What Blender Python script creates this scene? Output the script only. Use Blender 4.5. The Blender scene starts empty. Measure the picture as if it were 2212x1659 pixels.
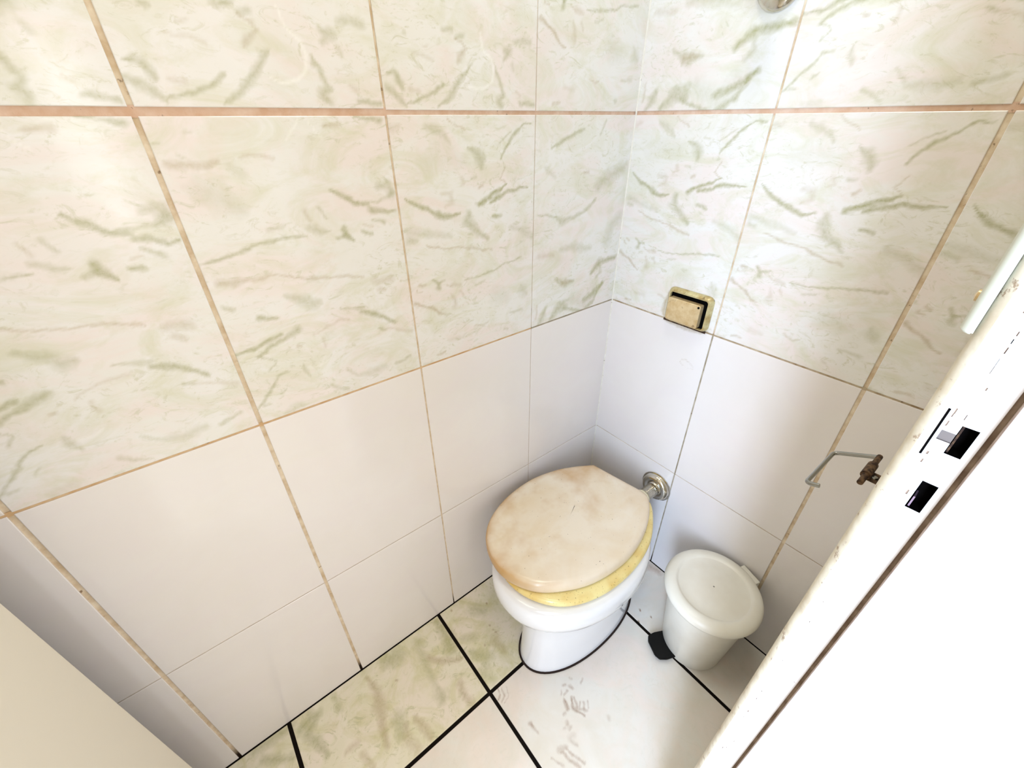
import bpy, bmesh, math, json
import numpy as np
from mathutils import Vector, Matrix
C = bpy.context.scene.collection
sc = bpy.context.scene

# ------------------------------------------------------------------ camera
CX, CY, CZ = 0.92839, 0.70129, 1.29
YAW, PITCH, ROLL, FPX = 4.0360711, 0.5643814, -0.0064684, 904.55
_f = np.array([math.cos(YAW)*math.cos(PITCH), math.sin(YAW)*math.cos(PITCH), -math.sin(PITCH)])
_r = np.cross(_f, [0, 0, 1]); _r /= np.linalg.norm(_r); _u = np.cross(_r, _f)
_R = math.cos(ROLL)*_r + math.sin(ROLL)*_u
_U = -math.sin(ROLL)*_r + math.cos(ROLL)*_u
cam = bpy.data.cameras.new('camera'); cam_o = bpy.data.objects.new('camera', cam); C.objects.link(cam_o)
cam.sensor_width = 36.0; cam.lens = FPX/2212*36.0; cam.clip_start = 0.01
M = Matrix.Identity(4)
for i in range(3):
    M[i][0] = _R[i]; M[i][1] = _U[i]; M[i][2] = -_f[i]
M[0][3], M[1][3], M[2][3] = CX, CY, CZ
cam_o.matrix_world = M
sc.camera = cam_o

# ------------------------------------------------------------------ view, world, lights
sc.view_settings.view_transform = 'Standard'; sc.view_settings.look = 'None'
sc.view_settings.gamma = 1.0; sc.view_settings.use_curve_mapping = False
sc.view_settings.exposure = 0.06
w = bpy.data.worlds.new('world'); sc.world = w; w.use_nodes = True
w.node_tree.nodes['Background'].inputs[0].default_value = (1.0, 0.893, 0.79, 1)
w.node_tree.nodes['Background'].inputs[1].default_value = 1.38

def area(name, loc, target, sx, sy, power, col):
    l = bpy.data.lights.new(name, 'AREA'); l.shape = 'RECTANGLE'; l.size = sx; l.size_y = sy
    l.energy = power; l.color = col
    o = bpy.data.objects.new(name, l); C.objects.link(o); o.location = loc
    d = Vector(target) - Vector(loc)
    o.rotation_euler = d.to_track_quat('-Z', 'Y').to_euler()
    return o
# assumed lamp outside the doorway, to the left; no window is built there
area('assumed_side_lamp', (1.66, 1.06, 1.15), (0.2, 0.2, 0.85), 0.26, 1.5, 18.0, (0.85, 0.87, 1.0))
area('added_corner_fill', (1.95, 1.35, 1.15), (0.2, 0.2, 0.7), 0.5, 1.6, 34.0, (0.40, 0.66, 1.0))  # added fill lamp for cooler light in the corner; no known window here
area('added_highlight_lamp', (1.05, 2.20, 1.20), (0.95, 0.0, 1.20), 0.10, 0.85, 2.4, (0.86, 0.93, 1.0))  # lamp added behind the camera for gloss highlights on the left wall; source assumed
# unseen fill lamp added under the ceiling to brighten the room
area('ceiling_fill', (0.50, 0.31, 2.36), (0.50, 0.31, 0.0), 0.34, 0.34, 5.0, (1.0, 0.99, 0.88))

# ------------------------------------------------------------------ helpers
def srgb(r, g, b):
    def f(c):
        c /= 255.0
        return c/12.92 if c <= 0.04045 else ((c+0.055)/1.055)**2.4
    return (f(r), f(g), f(b), 1.0)

def tag(o, label=None, cat=None, group=None, kind=None):
    if label: o['label'] = label
    if cat: o['category'] = cat
    if group: o['group'] = group
    if kind: o['kind'] = kind
    return o

def empty(name, loc, label, cat):
    o = bpy.data.objects.new(name, None); C.objects.link(o); o.location = loc; o.empty_display_size = 0.05
    return tag(o, label, cat)

def obj(name, me, mats, parent=None):
    if isinstance(me, bmesh.types.BMesh):
        bm = me; me = bpy.data.meshes.new(name); bm.to_mesh(me); bm.free()
    me.name = name
    for m in (mats if isinstance(mats, (list, tuple)) else [mats]): me.materials.append(m)
    o = bpy.data.objects.new(name, me); C.objects.link(o)
    if parent is not None:
        o.parent = parent
        o.matrix_parent_inverse = Matrix.Translation(-parent.location)
    return o

def smooth(o, ang=40):
    me = o.data
    me.polygons.foreach_set('use_smooth', [True]*len(me.polygons))
    bm = bmesh.new(); bm.from_mesh(me)
    for e in bm.edges:
        if len(e.link_faces) == 2 and e.calc_face_angle(0) > math.radians(ang): e.smooth = False
    bm.to_mesh(me); bm.free()
    return o

def box_bm(lo, hi, bev=0.0, seg=2, bm=None):
    bm = bm or bmesh.new()
    r = bmesh.ops.create_cube(bm, size=1.0)
    vs = r['verts']
    for v in vs:
        v.co = Vector([lo[i]+(v.co[i]+0.5)*(hi[i]-lo[i]) for i in range(3)])
    if bev > 0:
        es = list({e for v in vs for e in v.link_edges})
        bmesh.ops.bevel(bm, geom=es, offset=bev, segments=seg, profile=0.5, affect='EDGES')
    return bm

def lathe(profile, n=64, center=(0, 0, 0), axis='z', bm=None, cap=True):
    bm = bm or bmesh.new(); rings = []
    for r, h in profile:
        ring = []
        for k in range(n):
            a = 2*math.pi*k/n
            if axis == 'z': p = (r*math.cos(a), r*math.sin(a), h)
            else: p = (h, r*math.cos(a), r*math.sin(a))
            ring.append(bm.verts.new([p[i]+center[i] for i in range(3)]))
        rings.append(ring)
    for a, b in zip(rings, rings[1:]):
        for k in range(n): bm.faces.new((a[k], a[(k+1) % n], b[(k+1) % n], b[k]))
    if cap:
        bm.faces.new(rings[0][::-1]); bm.faces.new(rings[-1])
    bmesh.ops.recalc_face_normals(bm, faces=bm.faces)
    return bm

def loft(loops, bm=None, cap0=True, cap1=True):
    bm = bm or bmesh.new()
    R = [[bm.verts.new(p) for p in L] for L in loops]
    n = len(R[0])
    for a, b in zip(R, R[1:]):
        for k in range(n): bm.faces.new((a[k], a[(k+1) % n], b[(k+1) % n], b[k]))
    if cap0: bm.faces.new(R[0][::-1])
    if cap1: bm.faces.new(R[-1])
    bmesh.ops.recalc_face_normals(bm, faces=bm.faces)
    return bm

def spline(pts, n):
    """closed loop through pts (Catmull-Rom), resampled to n points at equal spacing"""
    P = np.array(pts, float); m = len(P); out = []
    for i in range(m):
        p0, p1, p2, p3 = P[i-1], P[i], P[(i+1) % m], P[(i+2) % m]
        for t in np.linspace(0, 1, 24, endpoint=False):
            out.append(0.5*((2*p1)+(-p0+p2)*t+(2*p0-5*p1+4*p2-p3)*t*t+(-p0+3*p1-3*p2+p3)*t**3))
    out = np.array(out); d = np.linalg.norm(np.roll(out, -1, 0)-out, axis=1); s = np.concatenate([[0], np.cumsum(d)])
    o2 = np.vstack([out, out[:1]]); q = np.linspace(0, s[-1], n, endpoint=False)
    return np.stack([np.interp(q, s, o2[:, k]) for k in range(2)], 1)

def inset(L, d):
    L = np.array(L); T = np.roll(L, -1, 0)-np.roll(L, 1, 0); T /= np.linalg.norm(T, axis=1)[:, None]+1e-12
    N = np.stack([-T[:, 1], T[:, 0]], 1)
    area_ = 0.5*np.sum(L[:, 0]*np.roll(L[:, 1], -1)-np.roll(L[:, 0], -1)*L[:, 1])
    if area_ < 0: N = -N
    return L+N*d

def tube(path, r, n=16, bm=None, radii=None):
    bm = bm or bmesh.new(); P = [Vector(p) for p in path]; rings = []
    prev = None
    for i, p in enumerate(P):
        t = ((P[min(i+1, len(P)-1)]-p).normalized()+(p-P[max(i-1, 0)]).normalized()).normalized()
        if prev is None: a = t.orthogonal().normalized()
        else: a = (prev-t*prev.dot(t)).normalized()
        prev = a; b = t.cross(a); rr = radii[i] if radii else r
        rings.append([bm.verts.new(p+(a*math.cos(2*math.pi*k/n)+b*math.sin(2*math.pi*k/n))*rr) for k in range(n)])
    for x, y in zip(rings, rings[1:]):
        for k in range(n): bm.faces.new((x[k], x[(k+1) % n], y[(k+1) % n], y[k]))
    bm.faces.new(rings[0][::-1]); bm.faces.new(rings[-1])
    bmesh.ops.recalc_face_normals(bm, faces=bm.faces)
    return bm

def fillet(pts, rad, n=6):
    P = [Vector(p) for p in pts]; out = [P[0]]
    for i in range(1, len(P)-1):
        a = (P[i-1]-P[i]); b = (P[i+1]-P[i]); d = min(rad, a.length*.45, b.length*.45)
        s, e = P[i]+a.normalized()*d, P[i]+b.normalized()*d
        for k in range(n+1):
            t = k/n; out.append(s*(1-t)**2+P[i]*2*t*(1-t)+e*t*t)
    return out+[P[-1]]

def vnoise(x, y, f, seed=0):
    x = x*f; y = y*f; xi = np.floor(x).astype(np.int64); yi = np.floor(y).astype(np.int64); fx = x-xi; fy = y-yi
    fx = fx*fx*(3-2*fx); fy = fy*fy*(3-2*fy)
    def h(a, b):
        n = (a*374761393+b*668265263+seed*1274126177) & 0xffffffff
        n = ((n ^ (n >> 13))*1274126177) & 0xffffffff
        return ((n ^ (n >> 16)) & 0xffff)/65535.0
    return (h(xi, yi)*(1-fx)+h(xi+1, yi)*fx)*(1-fy)+(h(xi, yi+1)*(1-fx)+h(xi+1, yi+1)*fx)*fy

def fbm(x, y, f, seed=0, o=4):
    s = 0; a = .5
    for k in range(o): s = s+a*vnoise(x, y, f*2**k, seed+k*17); a *= .5
    return s/(1-.5**o)

# ------------------------------------------------------------------ materials
def mat(name, base=(200, 200, 200), rough=.5, metal=0.0, spec=.5, coat=0.0):
    m = bpy.data.materials.new(name); m.use_nodes = True
    b = m.node_tree.nodes['Principled BSDF']
    b.inputs['Base Color'].default_value = srgb(*base); b.inputs['Roughness'].default_value = rough
    b.inputs['Metallic'].default_value = metal; b.inputs['Specular IOR Level'].default_value = spec
    b.inputs['Coat Weight'].default_value = coat; b.inputs['Coat Roughness'].default_value = .08
    return m

class N:
    def __init__(s, m): s.t = m.node_tree; s.b = s.t.nodes['Principled BSDF']
    def n(s, ty, **kw):
        x = s.t.nodes.new(ty)
        for k, v in kw.items():
            if k in x.inputs: x.inputs[k].default_value = v
            else: setattr(x, k, v)
        return x
    def l(s, a, b): s.t.links.new(a, b)
    def pos(s): return s.n('ShaderNodeNewGeometry').outputs['Position']
    def noise(s, scale, detail=4, rough=.55, vec=None, dist=0.0):
        x = s.n('ShaderNodeTexNoise'); x.inputs['Scale'].default_value = scale; x.inputs['Detail'].default_value = detail
        x.inputs['Roughness'].default_value = rough; x.inputs['Distortion'].default_value = dist
        s.l(vec if vec is not None else s.pos(), x.inputs['Vector']); return x.outputs['Fac']
    def ramp(s, fac, a, b, lo=0.0, hi=1.0):
        x = s.n('ShaderNodeMapRange'); s.l(fac, x.inputs['Value'])
        for k, v in (('From Min', a), ('From Max', b), ('To Min', lo), ('To Max', hi)): x.inputs[k].default_value = v
        x.clamp = True; return x.outputs['Result']
    def mix(s, fac, a, b):
        x = s.n('ShaderNodeMix', data_type='RGBA')
        if hasattr(fac, 'is_output'): s.l(fac, x.inputs[0])
        else: x.inputs[0].default_value = fac
        for v, i in ((a, 6), (b, 7)):
            if hasattr(v, 'is_output'): s.l(v, x.inputs[i])
            else: x.inputs[i].default_value = v
        return x.outputs[2]
    def math(s, op, a, b=0.0):
        x = s.n('ShaderNodeMath', operation=op)
        for v, i in ((a, 0), (b, 1)):
            if hasattr(v, 'is_output'): s.l(v, x.inputs[i])
            else: x.inputs[i].default_value = v
        return x.outputs[0]
    def bump(s, h, st=.1, d=.002):
        x = s.n('ShaderNodeBump'); x.inputs['Strength'].default_value = st; x.inputs['Distance'].default_value = d
        s.l(h, x.inputs['Height']); s.l(x.outputs[0], s.b.inputs['Normal'])
    def attr(s, name):
        a = s.n('ShaderNodeAttribute'); a.attribute_name = name; x = s.n('ShaderNodeSeparateColor')
        s.l(a.outputs['Color'], x.inputs[0]); return x.outputs[0], x.outputs[1], x.outputs[2]

def marble(name, base, cream, green, tan, cloud=.35, rough=.16, vein_noise=.45, pink=(236, 224, 221), cream2=(212, 212, 184)):
    m = mat(name, base, rough); q = N(m)
    c = q.noise(7, 3, .6, dist=1.2); base_c = q.mix(q.ramp(c, .42, .68, 0, cloud), srgb(*base), srgb(*cream))
    g0, t0, w0 = q.attr('vein')
    fine = q.ramp(q.noise(120, 4, .65), .30, .66, .62, 1.1)
    # cloudy mottling under the printed strokes: olive and pinkish drifts, stretched along the tile
    mp = q.n('ShaderNodeMapping'); mp.inputs['Scale'].default_value = (1, 1, 1.9); mp.inputs['Rotation'].default_value = (.25, .2, .3); q.l(q.pos(), mp.inputs[0])
    mv = mp.outputs[0]
    base_c = q.mix(q.ramp(q.noise(6.5, 4, .6, mv, .8), .44, .62, 0, min(1, cloud*2)), base_c, srgb(*pink))
    drift = q.ramp(q.noise(8, 6, .64, mv, 1.8), .46, .70, 0, min(1, vein_noise*1.35))
    streak = q.math('MULTIPLY', q.ramp(q.noise(26, 6, .7, mv, 2.6), .545, .66, 0, min(1, vein_noise*1.3)), q.ramp(q.noise(6, 2, .5, mv), .36, .54))
    base_c = q.mix(drift, base_c, srgb(*cream2)); base_c = q.mix(streak, base_c, srgb(*[int(.45*g_+.55*b_) for g_, b_ in zip(green, base)]))
    c1 = q.mix(q.math('MULTIPLY', g0, fine), base_c, srgb(*green))
    c2 = q.mix(q.math('MULTIPLY', t0, fine), c1, srgb(*tan))
    c3 = q.mix(w0, c2, srgb(252, 252, 250))
    q.l(c3, q.b.inputs['Base Color'])
    q.bump(q.noise(9, 2, .5), .25, .004)
    return m

MARBLE = marble('marble_wall_tile', (235, 234, 233), (228, 228, 216), (160, 160, 108), (176, 158, 118))
FLOORG = marble('green_marble_floor_tile', (238, 232, 212), (222, 218, 182), (150, 152, 88), (172, 150, 106), cloud=.6, vein_noise=.55, rough=.25, pink=(240, 230, 214), cream2=(206, 202, 146))
FLOORW = marble('pale_marble_floor_tile', (236, 232, 224), (226, 218, 202), (196, 194, 172), (146, 106, 74), cloud=.5, vein_noise=.2, rough=.25, pink=(240, 228, 218), cream2=(226, 214, 192))
WHITE_T = marble('white_wall_tile', (236, 232, 231), (232, 227, 222), (200, 196, 186), (190, 178, 160), cloud=.3, vein_noise=.0, rough=.13, pink=(235, 229, 230))

def grout(name, a, b, grime=True):
    m = mat(name, a, .9, spec=.2); q = N(m)
    c = q.mix(q.ramp(q.noise(38, 4, .6), .35, .65), srgb(*a), srgb(*b))
    if grime:
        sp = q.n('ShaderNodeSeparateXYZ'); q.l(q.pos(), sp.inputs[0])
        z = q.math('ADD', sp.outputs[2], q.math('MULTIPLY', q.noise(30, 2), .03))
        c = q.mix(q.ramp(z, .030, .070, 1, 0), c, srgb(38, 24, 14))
        spots = q.ramp(q.noise(90, 3, .6), .66, .72, 0, .75)
        c = q.mix(spots, c, srgb(110, 84, 60))
    q.l(c, q.b.inputs['Base Color']); q.bump(q.noise(400, 3), .4, .001)
    return m
G_TAN = grout('tan_wall_grout', (232, 218, 196), (202, 178, 146))
G_PINK = grout('pinkish_brown_grout', (224, 198, 180), (208, 172, 146))
G_GREY = grout('grey_dirty_grout', (188, 178, 160), (150, 138, 116))
G_BLACK = mat('black_floor_grout', (20, 14, 10), .95, spec=.15)

def paint_white():
    m = mat('chipped_white_paint', (244, 244, 246), .38); q = N(m)
    p = q.pos(); c = q.mix(q.ramp(q.noise(5, 3), .4, .7), srgb(246, 246, 248), srgb(238, 238, 240))
    s = q.ramp(q.noise(130, 5, .7), .69, .73, 0, .7); c = q.mix(s, c, srgb(150, 132, 118))
    q.l(c, q.b.inputs['Base Color']); q.bump(q.noise(35, 4), .25, .002); return m
PAINT = paint_white()
def plaster():
    m = mat('cream_plaster_edge', (226, 220, 202), .6); q = N(m)
    c = q.mix(q.ramp(q.noise(40, 4), .4, .65), srgb(228, 222, 204), srgb(206, 194, 170)); c = q.mix(q.ramp(q.noise(85, 5, .7), .60, .66, 0, .75), c, srgb(140, 108, 76))
    q.l(c, q.b.inputs['Base Color']); q.bump(q.noise(60, 4), .3, .002); return m
PLASTER = plaster()
def dirt_line():
    m = mat('brown_dirty_seam', (150, 128, 112), .8); q = N(m)
    c = q.mix(q.ramp(q.noise(60, 4), .35, .65), srgb(190, 170, 152), srgb(146, 122, 104)); q.l(c, q.b.inputs['Base Color']); return m
SEAM = dirt_line()
CERAMIC = mat('white_glazed_ceramic', (240, 240, 242), .08, coat=.3)
def lidm():
    m = mat('aged_cream_plastic', (236, 222, 200), .22); q = N(m)
    c = q.mix(q.ramp(q.noise(6, 4, .55, dist=.8), .40, .66), srgb(240, 229, 211), srgb(232, 215, 187))
    c = q.mix(q.ramp(q.noise(17, 4, .6), .56, .76, 0, .35), c, srgb(222, 200, 158))
    # yellowed left edge and rim of the lid
    sp = q.n('ShaderNodeSeparateXYZ'); q.l(q.pos(), sp.inputs[0])
    rim = q.ramp(q.math('ADD', sp.outputs[2], q.math('MULTIPLY', q.noise(12, 3), .02)), .3875, .3975, .9, 0)
    left = q.ramp(q.math('ADD', sp.outputs[1], q.math('MULTIPLY', q.noise(14, 2), .10)), .25, .38, 1, .2)
    c = q.mix(q.math('MULTIPLY', rim, left), c, srgb(198, 152, 88))
    c = q.mix(q.ramp(q.noise(210, 2, .5), .735, .76, 0, .8), c, srgb(96, 72, 50))
    q.l(c, q.b.inputs['Base Color']); q.bump(q.noise(14, 2), .08, .003); return m
LIDM = lidm()
def seatm():
    m = mat('yellowed_plastic', (240, 222, 150), .2); q = N(m)
    c = q.mix(q.ramp(q.noise(10, 3), .4, .65), srgb(242, 226, 160), srgb(222, 184, 100))
    c = q.mix(q.ramp(q.noise(190, 4, .65), .62, .70, 0, .85), c, srgb(104, 70, 24))
    q.l(c, q.b.inputs['Base Color']); return m
SEATM = seatm()
def binm():
    m = mat('aged_white_plastic', (226, 224, 208), .3); q = N(m)
    c = q.mix(q.ramp(q.noise(11, 4), .4, .65), srgb(240, 238, 228), srgb(234, 230, 218)); q.l(c, q.b.inputs['Base Color'])
    q.bump(q.noise(260, 2), .06, .0006); return m
BINM = binm()
BLACKP = mat('black_plastic', (12, 12, 12), .5, spec=.2)
BLACK = mat('black_recess', (6, 5, 5), .9, spec=.05)
CHROME = mat('chrome', (214, 210, 200), .12, 1.0)
STEEL = mat('dull_steel_wire', (150, 150, 146), .22, 1.0)
def rust():
    m = mat('rusty_iron', (92, 60, 40), .7, .4); q = N(m)
    c = q.mix(q.ramp(q.noise(150, 4), .4, .62), srgb(46, 28, 20), srgb(112, 86, 60)); q.l(c, q.b.inputs['Base Color']); return m
RUST = rust()
def brassm():
    m = mat('tarnished_brass', (190, 160, 100), .3, .35); q = N(m)
    c = q.mix(q.ramp(q.noise(60, 4), .40, .66), srgb(226, 204, 162), srgb(208, 178, 128))
    c = q.mix(q.ramp(q.noise(75, 3), .64, .72, 0, .6), c, srgb(130, 92, 52))
    q.l(c, q.b.inputs['Base Color']); return m
BRASS = brassm()
def framem():
    m = mat('dull_gold_frame', (206, 196, 150), .35, .35); q = N(m)
    c = q.mix(q.ramp(q.noise(50, 4), .42, .66), srgb(212, 202, 156), srgb(180, 156, 104))
    c = q.mix(q.ramp(q.noise(90, 3), .62, .72, 0, .8), c, srgb(92, 66, 24))
    q.l(c, q.b.inputs['Base Color']); return m
GOLDF = framem()
CEIL = mat('matte_white_ceiling', (236, 232, 226), .9)

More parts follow.
